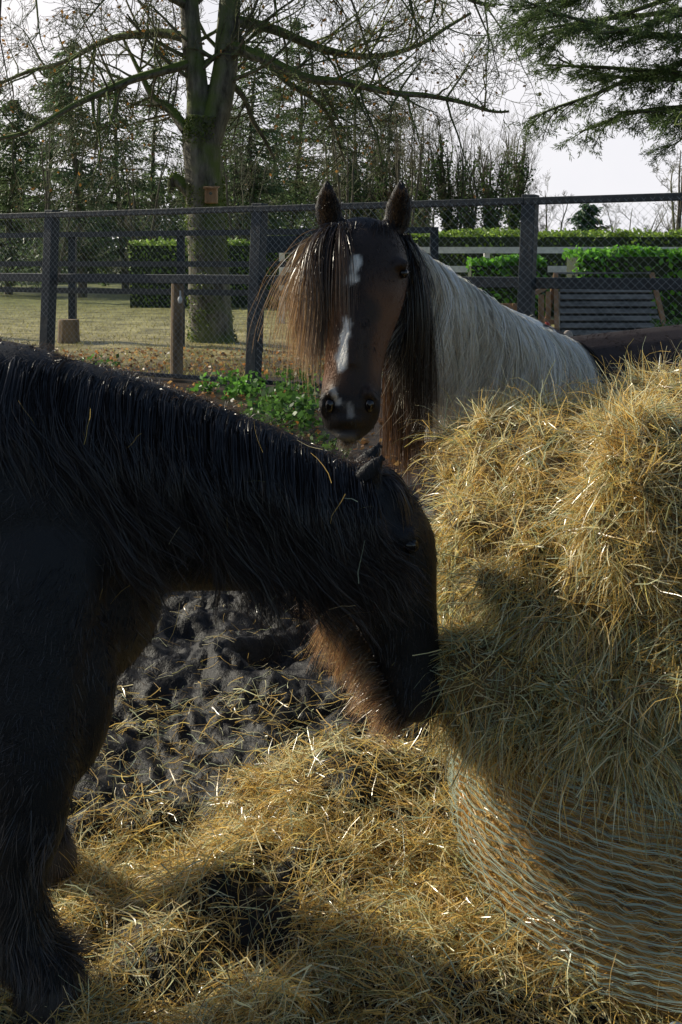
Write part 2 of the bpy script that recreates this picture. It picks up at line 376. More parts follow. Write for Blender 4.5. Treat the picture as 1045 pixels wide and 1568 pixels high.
n=2600; p,nn=sample(P,Nn,T,n,lambda c:np.where((c[:,2]>.40)&(c[:,2]<.5),1,.0)+1e-9)
ribbons('hanging_wisps',flow(p+nn*.01,nn*.5+np.array([0,0,-1])+R.normal(size=(n,3))*.4,R.uniform(.03,.13,n),6,grav=1,noise=1,freq=9,rnd=.4),R.uniform(.0013,.003,n),M_hay,HB,haycol(n),tip=.4)
def drum(a,z):
    r=BR*(.975+.03*np.clip(z/.3,0,1))+.018
    return np.stack([BX+r*np.cos(a),BY+r*np.sin(a),z],-1)
NA=420; aa=np.linspace(0,2*np.pi,NA)
zs=np.arange(.02,.46,.0185); pol=[];wd_=[]
for k,z0 in enumerate(zs):
    for off,wq in((0,.0030),(.0035,.0013),(-.004,.0010)):
        zz=z0+off+.0010*np.sin(aa*50+k*3.14+off*900)+.010*vnoise(np.stack([aa*2.5,aa*0+z0*3,aa*0],-1),33)
        q=drum(aa,zz); rr=vnoise(np.stack([aa*20,aa*0+z0*30,aa*0],-1),7)*.010; q[:,0]+=np.cos(aa)*rr; q[:,1]+=np.sin(aa)*rr; pol.append(q); wd_.append(wq*R.uniform(.6,1.3)); 
pol=np.array(pol)
sd_=np.tile(np.array([[0,0,1.]]),(len(pol),1))
ribbons('net_bands',pol,np.array(wd_),M_net,HB,np.tile([[.52,.66,.57]],(len(pol),1))*R.uniform(.6,1.15,(len(pol),1)),tip=1,side=sd_)
gx,gy=np.meshgrid(np.linspace(.58,.95,40),np.linspace(1.80,2.0,24)); gp=np.stack([gx,gy,gx*0],-1)
gz=gh(gx,gy)+.05+.03*fbm(gp*9,3,66)+.015*np.abs(fbm(gp*25,2,67)); gv=np.stack([gx+.02*vnoise(gp*9,3),gy+.03*vnoise(gp*7,4),gz],-1).reshape(-1,3)
i,j=np.meshgrid(np.arange(39),np.arange(23)); b=(j*40+i).ravel(); mk('discarded_bale_wrap',gv,np.stack([b,b+1,b+41,b+40],-1),noise_mat('wrap_film',(.45,.5,.5),(.7,.74,.72),12,.3,.3),None,sm=True)

# ------------------------------------------------------------------ black horse
BHo=empty('black_horse',(-1.0,2.3,0))
YC=2.32
def leg(parts,pts,ref=(1,0,0)): parts.append(loft(pts,ref,18,4))
parts=[]
parts.append(loft([(-2.12,YC+.05,.98,.10,.10),(-2.05,YC+.05,.98,.22,.2),(-1.82,YC+.05,.97,.335,.29),(-1.5,YC+.03,.95,.34,.31),(-1.2,YC,.925,.36,.33),(-.95,YC,.93,.385,.29),(-.75,YC,.93,.385,.25),(-.6,YC,.90,.31,.22),(-.48,YC,.84,.2,.16),(-.42,YC,.80,.08,.07)],(0,0,1),28))
parts.append(ell((-.60,YC,.74),(.195,.20,.20)))
parts.append(ell((-.62,YC-.17,.62),(.15,.09,.24))); parts.append(ell((-.68,YC+.17,.62),(.15,.09,.24)))
parts.append(loft([(-.85,YC,1.03,.27,.18),(-.62,YC,1.0,.275,.17),(-.46,YC,.985,.245,.14),(-.32,YC,.965,.213,.12),(-.18,YC,.938,.188,.105),(-.05,YC,.905,.155,.095),(.04,YC,.885,.12,.085)],(0,0,1),26))
parts.append(loft([(.055,YC,1.03,.035,.045),(.066,YC,.99,.075,.075),(.075,YC,.93,.105,.098),(.088,YC,.86,.125,.108),(.105,YC,.78,.116,.098),(.13,YC,.69,.092,.072),(.152,YC,.61,.074,.06),(.165,YC,.55,.068,.062),(.168,YC,.50,.058,.056),(.165,YC,.465,.035,.036)],(1,0,0),26))
parts.append(ell((.03,YC-.055,.84),(.10,.045,.12))); parts.append(ell((.03,YC+.055,.84),(.10,.045,.12)))
parts.append(ell((.135,YC-.085,.90),(.038,.028,.022))); parts.append(ell((.135,YC+.085,.90),(.038,.028,.022)))
parts.append(loft([(.12,YC-.085,.85,.012,.012),(.15,YC-.062,.74,.012,.010),(.175,YC-.045,.66,.01,.008)],(1,0,0),8))
parts.append(ell((.205,YC-.038,.545),(.026,.024,.032))); parts.append(ell((.205,YC+.038,.545),(.026,.024,.032)))
parts.append(ell((.12,YC,.475),(.035,.035,.03)))
for sy in(-1,1):
    parts.append(loft([(.04,YC+sy*.05,.99,.026,.022),(.055,YC+sy*.065,1.025,.028,.018),(.080,YC+sy*.073,1.055,.020,.012),(.098,YC+sy*.076,1.078,.006,.006)],(1,0,0),12))
def fore(x,y,s):
    leg(parts,[(x-.06,y+.10*s,1.0,.16,.07),(x-.03,y+.06*s,.82,.18,.10),(x-.01,y+.02*s,.64,.14,.09),(x+.01,y,.5,.105,.075),(x+.015,y,.40,.082,.066),(x+.005,y,.34,.076,.064),(x-.005,y,.25,.055,.048),(x-.005,y,.15,.058,.052),(x+.01,y,.10,.064,.06),(x+.035,y,.065,.062,.062),(x+.05,y,.05,.068,.066),(x+.06,y,.0,.080,.078),(x+.06,y,-.02,.08,.078)])
fore(-.645,2.08,1); fore(-.80,2.56,-1)
def hind(x,y,s):
    leg(parts,[(x+.02,y+.08*s,1.0,.24,.10),(x+.06,y+.04*s,.8,.22,.13),(x+.06,y,.64,.15,.10),(x-.04,y,.5,.09,.07),(x-.12,y,.42,.075,.055),(x-.12,y,.36,.065,.052),(x-.09,y,.25,.05,.045),(x-.07,y,.14,.055,.05),(x-.04,y,.08,.06,.055),(x-.02,y,.05,.068,.066),(x-.01,y,-.02,.08,.078)])
hind(-1.88,2.18,1); hind(-1.8,2.54,-1)
def bcol(P):
    c=np.tile(np.array([.0105,.010,.0105]),(len(P),1))
    k=(.5+.5*fbm(P*5,2,4))[:,None]
    c=c*(.6+.9*k)
    hoof=P[:,2]<.055; c[hoof]=(.06,.05,.04)
    mz=((P[:,2]<.52)&(P[:,0]>.05)&(P[:,0]<.3)); c[mz]=(.02,.017,.017)
    return c
ob,P,Nn,T=remeshed('body',parts,.011,M_hide,BHo,bcol,5)
def furmake(name,P,Nn,T,n,parent,colf,lr,wr,fl,wf=None,tipmul=1.0,lift=.25,nz=.5,mat=None,lf=14,S=4):
    p,nn=sample(P,Nn,T,n,wf)
    f=fl(p,nn); f=f-nn*np.sum(f*nn,-1,keepdims=True)
    d=nrm(nrm(f)+nn*lift+nvec(p*lf,9)*nz+R.normal(size=p.shape)*.15)
    L_=R.uniform(*lr,n)*(1+.6*vnoise(p*30,5)); c=colf(p)*R.uniform(.5,1.7,(n,1))
    ribbons(name,flow(p-nn*.002,d,L_,S,grav=.2,noise=.4,freq=20),R.uniform(*wr,n),mat or M_fur,parent,c,tip=.15,tipcol=c*tipmul)
def fl_b(p,nn):
    f=np.tile(np.array([-.35,0,-1.0]),(len(p),1)); hd=p[:,0]>-.02; f[hd]=(.1,0,-1); return f
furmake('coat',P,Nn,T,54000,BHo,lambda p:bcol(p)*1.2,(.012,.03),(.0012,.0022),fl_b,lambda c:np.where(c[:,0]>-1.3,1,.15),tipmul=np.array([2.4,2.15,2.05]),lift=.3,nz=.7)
furmake('winter_coat',P,Nn,T,16000,BHo,lambda p:bcol(p)*1.8,(.02,.045),(.0010,.0018),fl_b,lambda c:np.where((c[:,0]>-1.3)&(c[:,0]<-.3),1,.0)+1e-9,tipmul=np.array([5.2,4.7,4.3]),lift=.22,nz=1.0,lf=9,S=5)  # pale tips paint the coat's grey highlights into the hair colour
def legf(p,nn): return np.tile(np.array([-.1,0,-1.0]),(len(p),1))
furmake('feathering',P,Nn,T,9000,BHo,lambda p:bcol(p)*0+np.array([.022,.020,.019]),(.03,.08),(.0014,.0026),legf,lambda c:np.where((c[:,2]<.42)&(c[:,2]>.07),1.,0.)+np.where((c[:,2]<.2)&(c[:,2]>.07),2.,0.),tipmul=np.array([3.8,3.4,3.1]),lift=.35,nz=.8)
def interp(tab,s):
    tab=np.asarray(tab,float); x=np.linspace(0,1,len(tab)); return np.stack([np.interp(s,x,tab[:,k]) for k in range(tab.shape[1])],-1)
def mane(name,parent,crest,side,n,locks,lr,drift,colf,wr=(.0014,.0028),S=11,wave=.014,layer=.035,along=(1,0,0),tipmul=1.2,lat_max=1.0,smin=0,smax=1,lenf=None,lc=(.6,1.5)):
    s=smin+(smax-smin)*R.rand(n); side=np.array(side,float); along=np.array(along,float)
    lid=np.floor(s*locks).astype(int); rl_=np.random.RandomState(5)
    lph=rl_.rand(locks+2)*6.28; ldr=rl_.normal(size=locks+2)*.13; lln=rl_.uniform(.65,1.2,locks+2); lco=rl_.uniform(*lc,locks+2); lfr=rl_.uniform(6,14,locks+2)
    lay=R.rand(n)*layer; c=interp(crest,s); cc=interp(crest,(lid+.5)/locks)
    L_=R.uniform(*lr,n)*lln[lid]
    if lenf is not None: L_=L_*lenf(s)
    t=np.linspace(0,1,S)
    P=np.zeros((n,S,3)); stray=R.normal(size=n)*.14*(R.rand(n)<.4)
    for k in range(S):
        drop=L_*t[k]; rv=c[:,3]; rl=c[:,4]
        q=np.clip(drop/rv,0,1); lat=(rl+lay)*np.sqrt(1-(1-q)**2)*lat_max
        base=c[:,:3]*(1-.5*t[k])+cc[:,:3]*(.5*t[k])
        P[:,k]=base+side*lat[:,None]+np.array([0,0,-1])*drop[:,None]+along*((drift+ldr[lid]+stray)*drop*t[k]+wave*np.sin(t[k]*lfr[lid]+lph[lid])*t[k])[:,None]
        P[:,k,2]+=.008*(1-t[k])*np.sin(math.pi*min(1,t[k]*4))
    P+=R.normal(size=(n,1,3))*.003+nvec(P*16,6)*.013*t[None,:,None]
    col=colf(s)*lco[lid][:,None]*R.uniform(.6,1.5,(n,1)); col=np.minimum(col,.93)
    return ribbons(name,P,R.uniform(*wr,n),M_hair,parent,col,tip=.3,tipcol=col*tipmul)
crest=[(-.80,YC,1.315,.27,.20),(-.66,YC,1.285,.27,.185),(-.48,YC,1.235,.25,.15),(-.33,YC,1.185,.22,.135),(-.18,YC,1.13,.19,.12),(-.05,YC,1.07,.16,.11),(.03,YC,1.035,.13,.10),(.065,YC,1.035,.12,.10)]
blk=lambda s:np.tile(np.array([.017,.0163,.0175]),(len(s),1))
mane('mane',BHo,crest,(0,-1,0),18000,120,(.24,.42),.26,blk,wr=(.0011,.0023),tipmul=np.array([2.6,2.05,1.7]),lenf=lambda s:1-.42*smooth(.55,1,s))
mane('mane_far_side',BHo,crest,(0,1,0),4000,60,(.15,.28),.1,blk,lenf=lambda s:1-.3*s)
n=1500; c_=interp(crest,R.rand(n)); rt=c_[:,:3]+R.normal(size=(n,3))*[.01,.025,.004]
ribbons('crest_flyaways',flow(rt,np.stack([R.normal(size=n)*.5+.2,R.normal(size=n)*.5,np.full(n,.55)],-1),R.uniform(.015,.045,n),6,grav=1.8,rnd=.4),R.uniform(.0010,.0016,n),M_hair,BHo,blk(rt)*2,tip=.2,tipcol=np.tile([.18,.11,.06],(n,1)))
n=900; s=R.rand(n); rt=np.stack([.075+R.rand(n)*.02,YC+R.uniform(-.05,.05,n),1.015+R.rand(n)*.015],-1)
ribbons('forelock',flow(rt,np.stack([np.full(n,.75),R.normal(size=n)*.35-.1,np.full(n,-.25)],-1),R.uniform(.12,.26,n),9,grav=5.5,noise=.5,freq=6),R.uniform(.0014,.0025,n),M_hair,BHo,blk(s)*1.3,tip=.3,tipcol=blk(s)*np.array([5,3,1.7]))
n=4600; s=R.rand(n)
jaw=interp([(-.095,YC,.80),(-.065,YC,.76),(-.03,YC,.71),(.015,YC,.645),(.055,YC,.58),(.09,YC,.51),(.12,YC,.46)],s)
jaw[:,1]+=R.normal(size=n)*.03; jaw[:,0]+=.03+R.normal(size=n)*.006
lk=np.floor(s*34).astype(int); lv=np.random.RandomState(8).normal(size=(40,3))*.3; ll=np.random.RandomState(9).uniform(.45,1.25,40)
dd=np.tile([-.85,0,-.55],(n,1))+lv[lk]+R.normal(size=(n,3))*.18
cb=np.tile([.055,.038,.024],(n,1))*R.uniform(.5,1.6,(n,1))
ribbons('jaw_beard',flow(jaw,dd,R.uniform(.05,.15,n)*(1-.4*s)*ll[lk],8,grav=1.4,noise=1.0,freq=14,rnd=.2),R.uniform(.0012,.0022,n),M_hair,BHo,cb,tip=.2,tipcol=np.minimum(cb*np.array([13,10.5,8]),.85))  # bright tips put the backlit glow into the fringe colour
n=2500; rt=np.tile([-2.1,YC+.05,1.12],(n,1))+R.normal(size=(n,3))*[.02,.03,.03]
ribbons('tail',flow(rt,np.tile([-1,0,.1],(n,1))+R.normal(size=(n,3))*.25,R.uniform(.6,.95,n),10,grav=9,noise=.4,freq=5),R.uniform(.002,.003,n),M_hair,BHo,blk(rt),tip=.3)
for sy in(-1,1):
    v,f=ell((.150,YC+sy*.095,.882),(.019,.014,.017)); mk('eye',v,f,M_eye,BHo,sm=True)
n=26; p=np.stack([R.uniform(-.7,.1,n),R.uniform(2.12,2.16,n),R.uniform(.75,1.15,n)],-1)
ribbons('straw_in_mane',flow(p,R.normal(size=(n,3))*[1,.15,1],R.uniform(.03,.10,n),5,rnd=.7),R.uniform(.0012,.002,n),M_hay,BHo,haycol(n)*.7,tip=.5)

# ------------------------------------------------------------------ pinto horse
PHo=empty('pinto_horse',(1.0,4.0,0))
parts=[]
hd=[(.082,3.25,1.60,.045,.08),(.078,3.215,1.57,.085,.112),(.072,3.185,1.52,.112,.134),(.066,3.15,1.455,.122,.140),(.060,3.11,1.37,.114,.126),(.048,3.065,1.28,.090,.100),(.038,3.03,1.20,.076,.086),(.030,3.005,1.12,.072,.088),(.025,2.99,1.06,.066,.089),(.022,2.985,1.015,.050,.070),(.02,2.99,.985,.02,.035)]
parts.append(loft(hd,(0,-1,0),28))
parts.append(ell((-.025,3.22,1.39),(.05,.10,.14))); parts.append(ell((.147,3.22,1.39),(.05,.10,.14)))
parts.append(ell((-.052,3.085,1.490),(.028,.036,.018))); parts.append(ell((.180,3.085,1.490),(.028,.036,.018)))
parts.append(loft([(-.05,3.10,1.43,.016,.013),(-.032,3.04,1.32,.014,.013),(-.015,3.0,1.22,.01,.01)],(0,-1,0),8)); parts.append(loft([(.168,3.10,1.43,.016,.013),(.128,3.04,1.32,.014,.013),(.090,3.0,1.22,.01,.01)],(0,-1,0),8))
parts.append(loft([(.052,3.035,1.42,.014,.035),(.042,2.98,1.30,.012,.028),(.032,2.95,1.20,.010,.024)],(0,-1,0),10))
for nx_ in(-.030,.080):
    parts.append(loft([(nx_-.012,2.95,1.115,.018,.010),(nx_,2.935,1.125,.018,.014),(nx_+.012,2.94,1.112,.018,.010)],(0,-1,0),10)); parts.append(ell((nx_+(.022 if nx_>0 else -.022),2.955,1.085),(.012,.022,.034))); parts.append(ell((nx_-(.022 if nx_>0 else -.022),2.945,1.08),(.010,.022,.028)))
parts.append(ell((.024,2.945,1.045),(.052,.03,.022))); parts.append(ell((.024,2.962,1.000),(.044,.036,.022)))
for ex,ox in((-.025,-.03),(.165,.035)):
    parts.append(loft([(ex*.8+.015,3.24,1.57,.026,.034),(ex+ox*.3,3.235,1.63,.024,.043),(ex+ox*.55,3.23,1.68,.020,.041),(ex+ox*.62,3.225,1.725,.013,.024),(ex+ox*.55,3.22,1.755,.006,.007)],(0,-1,0),14))
parts.append(loft([(.085,3.27,1.54,.09,.08),(.14,3.36,1.44,.155,.095),(.26,3.47,1.30,.215,.11),(.42,3.60,1.15,.26,.13),(.58,3.74,1.03,.30,.16),(.75,3.87,.95,.30,.19)],(0,0,1),26))
parts.append(loft([(.36,3.58,.82,.12,.10),(.46,3.66,.85,.24,.17),(.66,3.80,.87,.31,.22),(.85,3.93,.87,.335,.25),(1.15,4.08,.875,.35,.30),(1.5,4.26,.885,.36,.32),(1.8,4.42,.92,.345,.29),(2.02,4.53,.93,.24,.21),(2.1,4.57,.93,.1,.1)],(0,0,1),28))
def fore2(x,y):
    leg(parts,[(x+.05,y,.95,.15,.08),(x+.03,y,.78,.16,.11),(x+.01,y,.62,.12,.09),(x,y,.5,.09,.07),(x,y,.38,.072,.062),(x,y,.25,.052,.046),(x,y,.14,.058,.052),(x-.03,y-.01,.07,.062,.06),(x-.045,y-.02,.0,.08,.078),(x-.045,y-.02,-.02,.08,.078)])
fore2(.56,3.92); fore2(.74,3.62)
def hind2(x,y):
    leg(parts,[(x-.02,y,1.0,.22,.10),(x-.06,y,.8,.2,.13),(x-.06,y,.64,.15,.10),(x+.04,y+.02,.5,.09,.07),(x+.1,y+.04,.42,.075,.055),(x+.09,y+.04,.25,.05,.045),(x+.06,y+.03,.14,.055,.05),(x+.03,y,.05,.068,.066),(x+.02,y,-.02,.08,.078)])
hind2(1.75,4.62); hind2(1.93,4.3)
def seg(P,a,b):
    a=np.array(a);b=np.array(b);t=np.clip(((P-a)@(b-a))/((b-a)@(b-a)),0,1); return np.linalg.norm(P-(a+t[:,None]*(b-a)),axis=1)
def pcol(P):
    P=np.asarray(P); n=len(P); c=np.tile(np.array([.026,.015,.010]),(n,1))
    nz=.02*fbm(P*14,2,3)
    head=(P[:,1]<3.3)&(P[:,2]>.9)&(P[:,0]<.22)
    br=head*(1-smooth(-.06,.025,P[:,0]-.01+nz*1.5))*smooth(1.60,1.3,P[:,2])*smooth(1.10,1.19,P[:,2])
    rc=head*smooth(.07,.12,P[:,0]+nz*2)*smooth(1.5,1.35,P[:,2])*smooth(1.1,1.2,P[:,2])*.4
    br=np.maximum(br,rc)
    c=c*(1-br[:,None])+np.array([.22,.09,.030])*br[:,None]
    c[(P[:,2]<1.12)&(P[:,1]<3.1)&(P[:,0]<.2)]=(.016,.012,.011)
    c[(P[:,2]>1.60)&(P[:,1]<3.3)]=(.014,.010,.009)
    front=P[:,1]<3.12; n2=.03*fbm(P*45,2,8)
    st=seg(P[:,[0,2]],(.046,1.49),(.034,1.455))+nz*.9+n2*.6; w_=.95*(1-smooth(.014,.030,st))*front
    bl=seg(P[:,[0,2]],(.018,1.32),(.000,1.20))+nz*.5+n2*.4; w_=np.maximum(w_,.95*(1-smooth(.007,.018,bl))*front)
    sn=seg(P[:,[0,2]],(-.022,1.13),(-.006,1.10))+nz*.5+n2*.4; w_=np.maximum(w_,.45*(1-smooth(.004,.013,sn))*front)
    s2=seg(P[:,[0,2]],(.022,1.09),(.03,1.06))+nz*.5; w_=np.maximum(w_,.25*(1-smooth(.004,.012,s2))*front)
    ch=seg(P[:,[0,2]],(-.02,1.0),(.03,.99))+nz*.5; w_=np.maximum(w_,.12*(1-smooth(.008,.022,ch))*front)
    neck=(P[:,1]>3.3)&(P[:,0]<.80+nz*2)&(P[:,2]>.80+nz*2+.6*np.clip(.42-P[:,0],0,1))&(P[:,0]>.17)
    w_=np.maximum(w_,neck*1.0)
    legw=(P[:,2]<.42)&(P[:,1]>3.3); w_=np.maximum(w_,legw*1.0)
    pat=((P[:,0]-.85)/.065)**2+((P[:,2]-1.03)/.17)**2<1+nz*8; w_=np.maximum(w_,pat*1.0)
    c=c*(1-w_[:,None])+np.array([.88,.83,.74])*w_[:,None]
    dk=(P[:,0]>.74+nz*2)&(P[:,0]<.79+nz)&(P[:,2]>.95)&(P[:,1]>3.3); c[dk]=(.03,.022,.018)
    c[(P[:,2]<.05)]=(.1,.08,.06)
    mouth_shade=(np.abs(P[:,2]-1.022-.01*np.cos((P[:,0]-.024)*40))<.005)&(P[:,1]<3.0)&(P[:,0]<.2); c[mouth_shade]=(.006,.004,.004)  # thin dark line paints in the shade of the mouth groove
    return c
ob,P,Nn,T=remeshed('body',parts,.009,M_hide,PHo,pcol,3)
def fl_p(p,nn):
    f=np.tile(np.array([.3,.2,-1.0]),(len(p),1)); f[p[:,1]<3.3]=(0,0,-1.); return f
furmake('coat',P,Nn,T,26000,PHo,lambda p:np.minimum(pcol(p),.85),(.010,.022),(.0015,.0026),fl_p,lambda c:np.where((c[:,2]>.8),1,.2),lift=.22)
furmake('face_coat',P,Nn,T,18000,PHo,pcol,(.006,.013),(.001,.0018),fl_p,lambda c:np.where((c[:,2]>1.10)&(c[:,2]<1.62)&(c[:,1]<3.28)&(c[:,0]<.24),1,0.),lift=.15,nz=.3,tipmul=np.array([1.6,1.4,1.3]))
furmake('feathering',P,Nn,T,5000,PHo,lambda p:np.tile([.5,.46,.4],(len(p),1)),(.04,.09),(.002,.003),legf,lambda c:np.where((c[:,2]<.25)&(c[:,2]>.06),1.,0.)+1e-6,lift=.4)
crest2=[(.085,3.27,1.625,.12,.10),(.16,3.37,1.585,.16,.11),(.27,3.47,1.51,.2,.12),(.38,3.565,1.44,.22,.13),(.5,3.67,1.365,.25,.15),(.62,3.77,1.30,.27,.17),(.74,3.86,1.245,.28,.19),(.82,3.92,1.215,.28,.20)]
def mc2(s):
    w_=smooth(.07,.15,s+.04*np.sin(s*90))*(1-smooth(.92,.97,s)); w_=w_[:,None]
    return np.array([.02,.014,.011])*(1-w_)+np.array([.98,.92,.80])*w_
sdv=(.70,-.71,0)
mane('mane',PHo,crest2,sdv,14000,80,(.32,.58),-.06,mc2,along=(.7,.71,0),wr=(.0018,.0032),tipmul=np.array([.95,.88,.76]),wave=.04,lc=(.6,1.25),layer=.06)
mane('mane_far_side',PHo,crest2,(-.70,.71,0),3000,40,(.15,.3),0,mc2,along=(.7,.71,0),wr=(.0018,.0032),smax=.7)
def facelocks(name,n,x0,x1,y0,z0,dirv,lr,grav,colA,colB,nz=.5,zr=.03,wr=(.0014,.0026),nl=14,sp=.18,sd0=3):
    rs=np.random.RandomState(sd0)
    lock=R.randint(0,nl,n); lx=rs.rand(nl); ln=rs.uniform(.6,1.1,nl); lb=rs.uniform(.6,1.5,nl)
    rt=np.stack([x0+(x1-x0)*(lx[lock]*.8+.2*R.rand(n)),y0+R.normal(size=n)*.012,z0+R.uniform(-zr,zr,n)],-1)
    ld=rs.normal(size=(nl,3))*sp
    d=np.array(dirv)+ld[lock]+R.normal(size=(n,3))*.09
    c=np.tile(colA,(n,1))*R.uniform(.6,1.5,(n,1))*lb[lock][:,None]; c2=np.tile(colB,(n,1))*R.uniform(.6,1.4,(n,1))*lb[lock][:,None]
    P_=flow(rt,d,R.uniform(*lr,n)*ln[lock],13,grav=grav,noise=nz,freq=11,rnd=.15)
    ribbons(name,P_,R.uniform(*wr,n),M_hair,PHo,np.minimum(c,.9),tip=.35,tipcol=np.minimum(c2,.9))
K=[.017,.012,.010]
facelocks('forelock',1700,.0,.15,3.16,1.595,(-.12,-.5,-.5),(.12,.24),4.0,K,[.06,.038,.022],sd0=4,nz=1.1,nl=26)
facelocks('forelock_left',1900,-.04,.04,3.15,1.59,(-.18,-.42,-.45),(.22,.44),3.4,K,[.10,.06,.032],sd0=5,nz=1.1,nl=22)
facelocks('cheek_lock_left',2200,-.065,-.03,3.20,1.575,(-.26,-.10,-.5),(.24,.46),2.4,[.05,.032,.02],[.50,.32,.16],sd0=6,nz=1.3,sp=.14,nl=24)
facelocks('cheek_lock_right',2000,.185,.225,3.27,1.56,(.12,-.2,-.6),(.42,.66),4.5,K,[.05,.03,.018],sd0=7,nz=1.1,sp=.14,nl=24)
facelocks('throat_hair',2200,.13,.30,3.33,1.20,(.0,-.4,-.9),(.2,.42),3,[.05,.027,.016],[.18,.09,.04],zr=.14)
facelocks('chin_whiskers',300,-.01,.05,3.0,.985,(.0,-.2,-1),(.02,.05),1,[.1,.08,.06],[.3,.24,.18],zr=.01)
for ex in(-.058,.188):
    v,f=ell((ex,3.086,1.464),(.016,.020,.016)); mk('eye',v,f,M_eye,PHo,sm=True)
for ex in(-.032,.082):
    v,f=ell((ex,2.937,1.086),(.014,.012,.021)); mk('nostril',v,f,M_eye,PHo,sm=True)
for ex,ox in((-.025,-.03),(.165,.035)):
    n=450; rt=np.stack([ex+ox*.4+R.normal(size=n)*.016,np.full(n,3.212),R.uniform(1.60,1.71,n)],-1)
    ribbons('ear_hair',flow(rt,np.tile([0,-.5,.9],(n,1))+R.normal(size=(n,3))*.35,R.uniform(.02,.045,n),4,grav=.5),R.uniform(.0012,.002,n),M_hair,PHo,np.tile([.025,.017,.012],(n,1)),tip=.2,tipcol=np.tile([.10,.06,.03],(n,1)))

# ------------------------------------------------------------------ fence
FE=empty('paddock_fence',(-1.03,12.4,0))
fl0=np.array([-1.03,12.4]); fd=nrm(np.array([2.96,-1.62])); 
posts=[fl0+fd*3.39*k for k in range(-3,4)]
pp=[]
for q in posts:
    pp.append(beam((q[0]-.05,q[1],-.3),(q[0]+.05,q[1],2.2),.15,.15,(fd[0],fd[1],0)))
for a,b in zip(posts[:-1],posts[1:]):
    for z,h in((2.13,.075),(1.27,.12)):
        off=np.array([-fd[1],fd[0]])*-.11 if h>.1 else np.array([0,0])
        pp.append(beam((a[0]-off[0],a[1]-off[1],z),(b[0]-off[0],b[1]-off[1],z+.004),.04 if h>.1 else .12,h))
    pp.append(beam((a[0],a[1]+.1,.03),(b[0],b[1]+.1,.03),.03,.05))
v,f=join(pp); o=mk('posts_and_rails',v,f,M_darkwood,FE); bevel(o,.008)
a0=posts[0];tot=3.39*6; lines=[]
sp=.085
for k in range(int((tot+2.2)/sp)):
    for sg in(1,-1):
        s0=k*sp-1.1*(1+sg); s1=s0+sg*2.1
        q0=a0+fd*s0; q1=a0+fd*s1; t=np.linspace(0,1,8)[:,None]
        L0=np.array([q0[0],q0[1]-.09,.03]);L1=np.array([q1[0],q1[1]-.09,2.13]); lines.append(L0*(1-t)+L1*t)
lines=np.array(lines)
ribbons('wire_netting',lines,np.full(len(lines),.0030),M_wire,FE,np.ones((len(lines),3)),tip=1,side=np.tile([[0.85,-.3,.0]],(len(lines),1)))

F2=empty('rail_fence',(-6,18,0)); pp=[]
q0=np.array([-16,24.]);q1=np.array([1.5,16.5]); 
for k in range(9):
    q=q0+(q1-q0)*k/8; pp.append(beam((q[0],q[1],-.2),(q[0],q[1],2.05),.13,.13,(1,0,0)))
for z in(2.0,1.45,.95):
    pp.append(beam((q0[0],q0[1]-.1,z),(q1[0],q1[1]-.1,z),.04,.10))
v,f=join(pp); mk('posts_and_rails',v,f,M_darkwood,F2)
F3=empty('white_rail_fence',(6,26,0)); pp=[]
for k in range(8):
    x=-1.5+k*2.6; pp.append(box((x,26,.8),(.14,.14,1.9)))
for z in(1.78,1.3): pp.append(beam((-1.5,25.9,z),(17,25.9,z),.04,.16))
v,f=join(pp); mk('posts_and_rails',v,f,M_white,F3)
v,f=loft([(-2.15,13.4,-.2,.085,.085),(-2.15,13.4,.5,.083,.083),(-2.14,13.4,1.18,.08,.08),(-2.14,13.4,1.215,.07,.07)],(1,0,0),14)
WP=empty('wooden_post',(-2.15,13.4,0)); mk('post_shaft',v,f,M_wood,WP,sm=False)
v,f=join([ell((-2.09,13.3,1.0),(.03,.03,.05)),box((-2.09,13.31,1.08),(.02,.02,.08))]); mk('insulator',v,f,M_white,WP)
v,f=loft([(-5.0,18.8,-.1,.24,.22),(-5.0,18.8,.1,.2,.19),(-5.0,18.8,.4,.19,.18),(-5.0,18.8,.43,.17,.16)],(1,0,0),16); mk('tree_stump',v,f,M_wood)

# ------------------------------------------------------------------ tubes / trees
def tubes(name,tl,mat,parent):
    V=[];F=[];o=0
    groups={}
    for pts,rad in tl:
        pts=np.asarray(pts,float);rad=np.asarray(rad,float); n=12 if rad[0]>.12 else (6 if rad[0]>.03 else 3)
        groups.setdefault((len(pts),n),[]).append((pts,rad))
    for (m,n),L_ in groups.items():
        P_=np.array([a for a,_ in L_]); r_=np.array([b for _,b in L_]); K_=len(L_)
        t=nrm(np.gradient(P_,axis=1)); s=nrm(np.cross(t,np.array([.31,.9,.12]))); u=np.cross(s,t)
        a=np.arange(n)*2*np.pi/n; rr=np.repeat(r_[:,:,None],n,2)
        if n==12:
            q=P_[:,:,None]+ (np.cos(a)[:,None]*s[:,:,None]+np.sin(a)[:,None]*u[:,:,None])*1.0
            rr=rr*(1+.16*fbm(q*np.array([2.2,2.2,1.0]),3,3))
        v=P_[:,:,None]+(np.cos(a)[:,None]*s[:,:,None]+np.sin(a)[:,None]*u[:,:,None])*rr[...,None]
        V.append(v.reshape(-1,3))
        i,j=np.meshgrid(np.arange(m-1),np.arange(n),indexing='ij')
        f=np.stack([i*n+j,i*n+(j+1)%n,(i+1)*n+(j+1)%n,(i+1)*n+j],-1).reshape(-1,4)
        F.append((f[None]+ (np.arange(K_)*m*n)[:,None,None]+o).reshape(-1,4)); o+=K_*m*n
    return mk(name,np.vstack(V),np.vstack(F),mat,parent,sm=True)
def rv(): return np.array([random.gauss(0,1),random.gauss(0,1),random.gauss(0,1)])
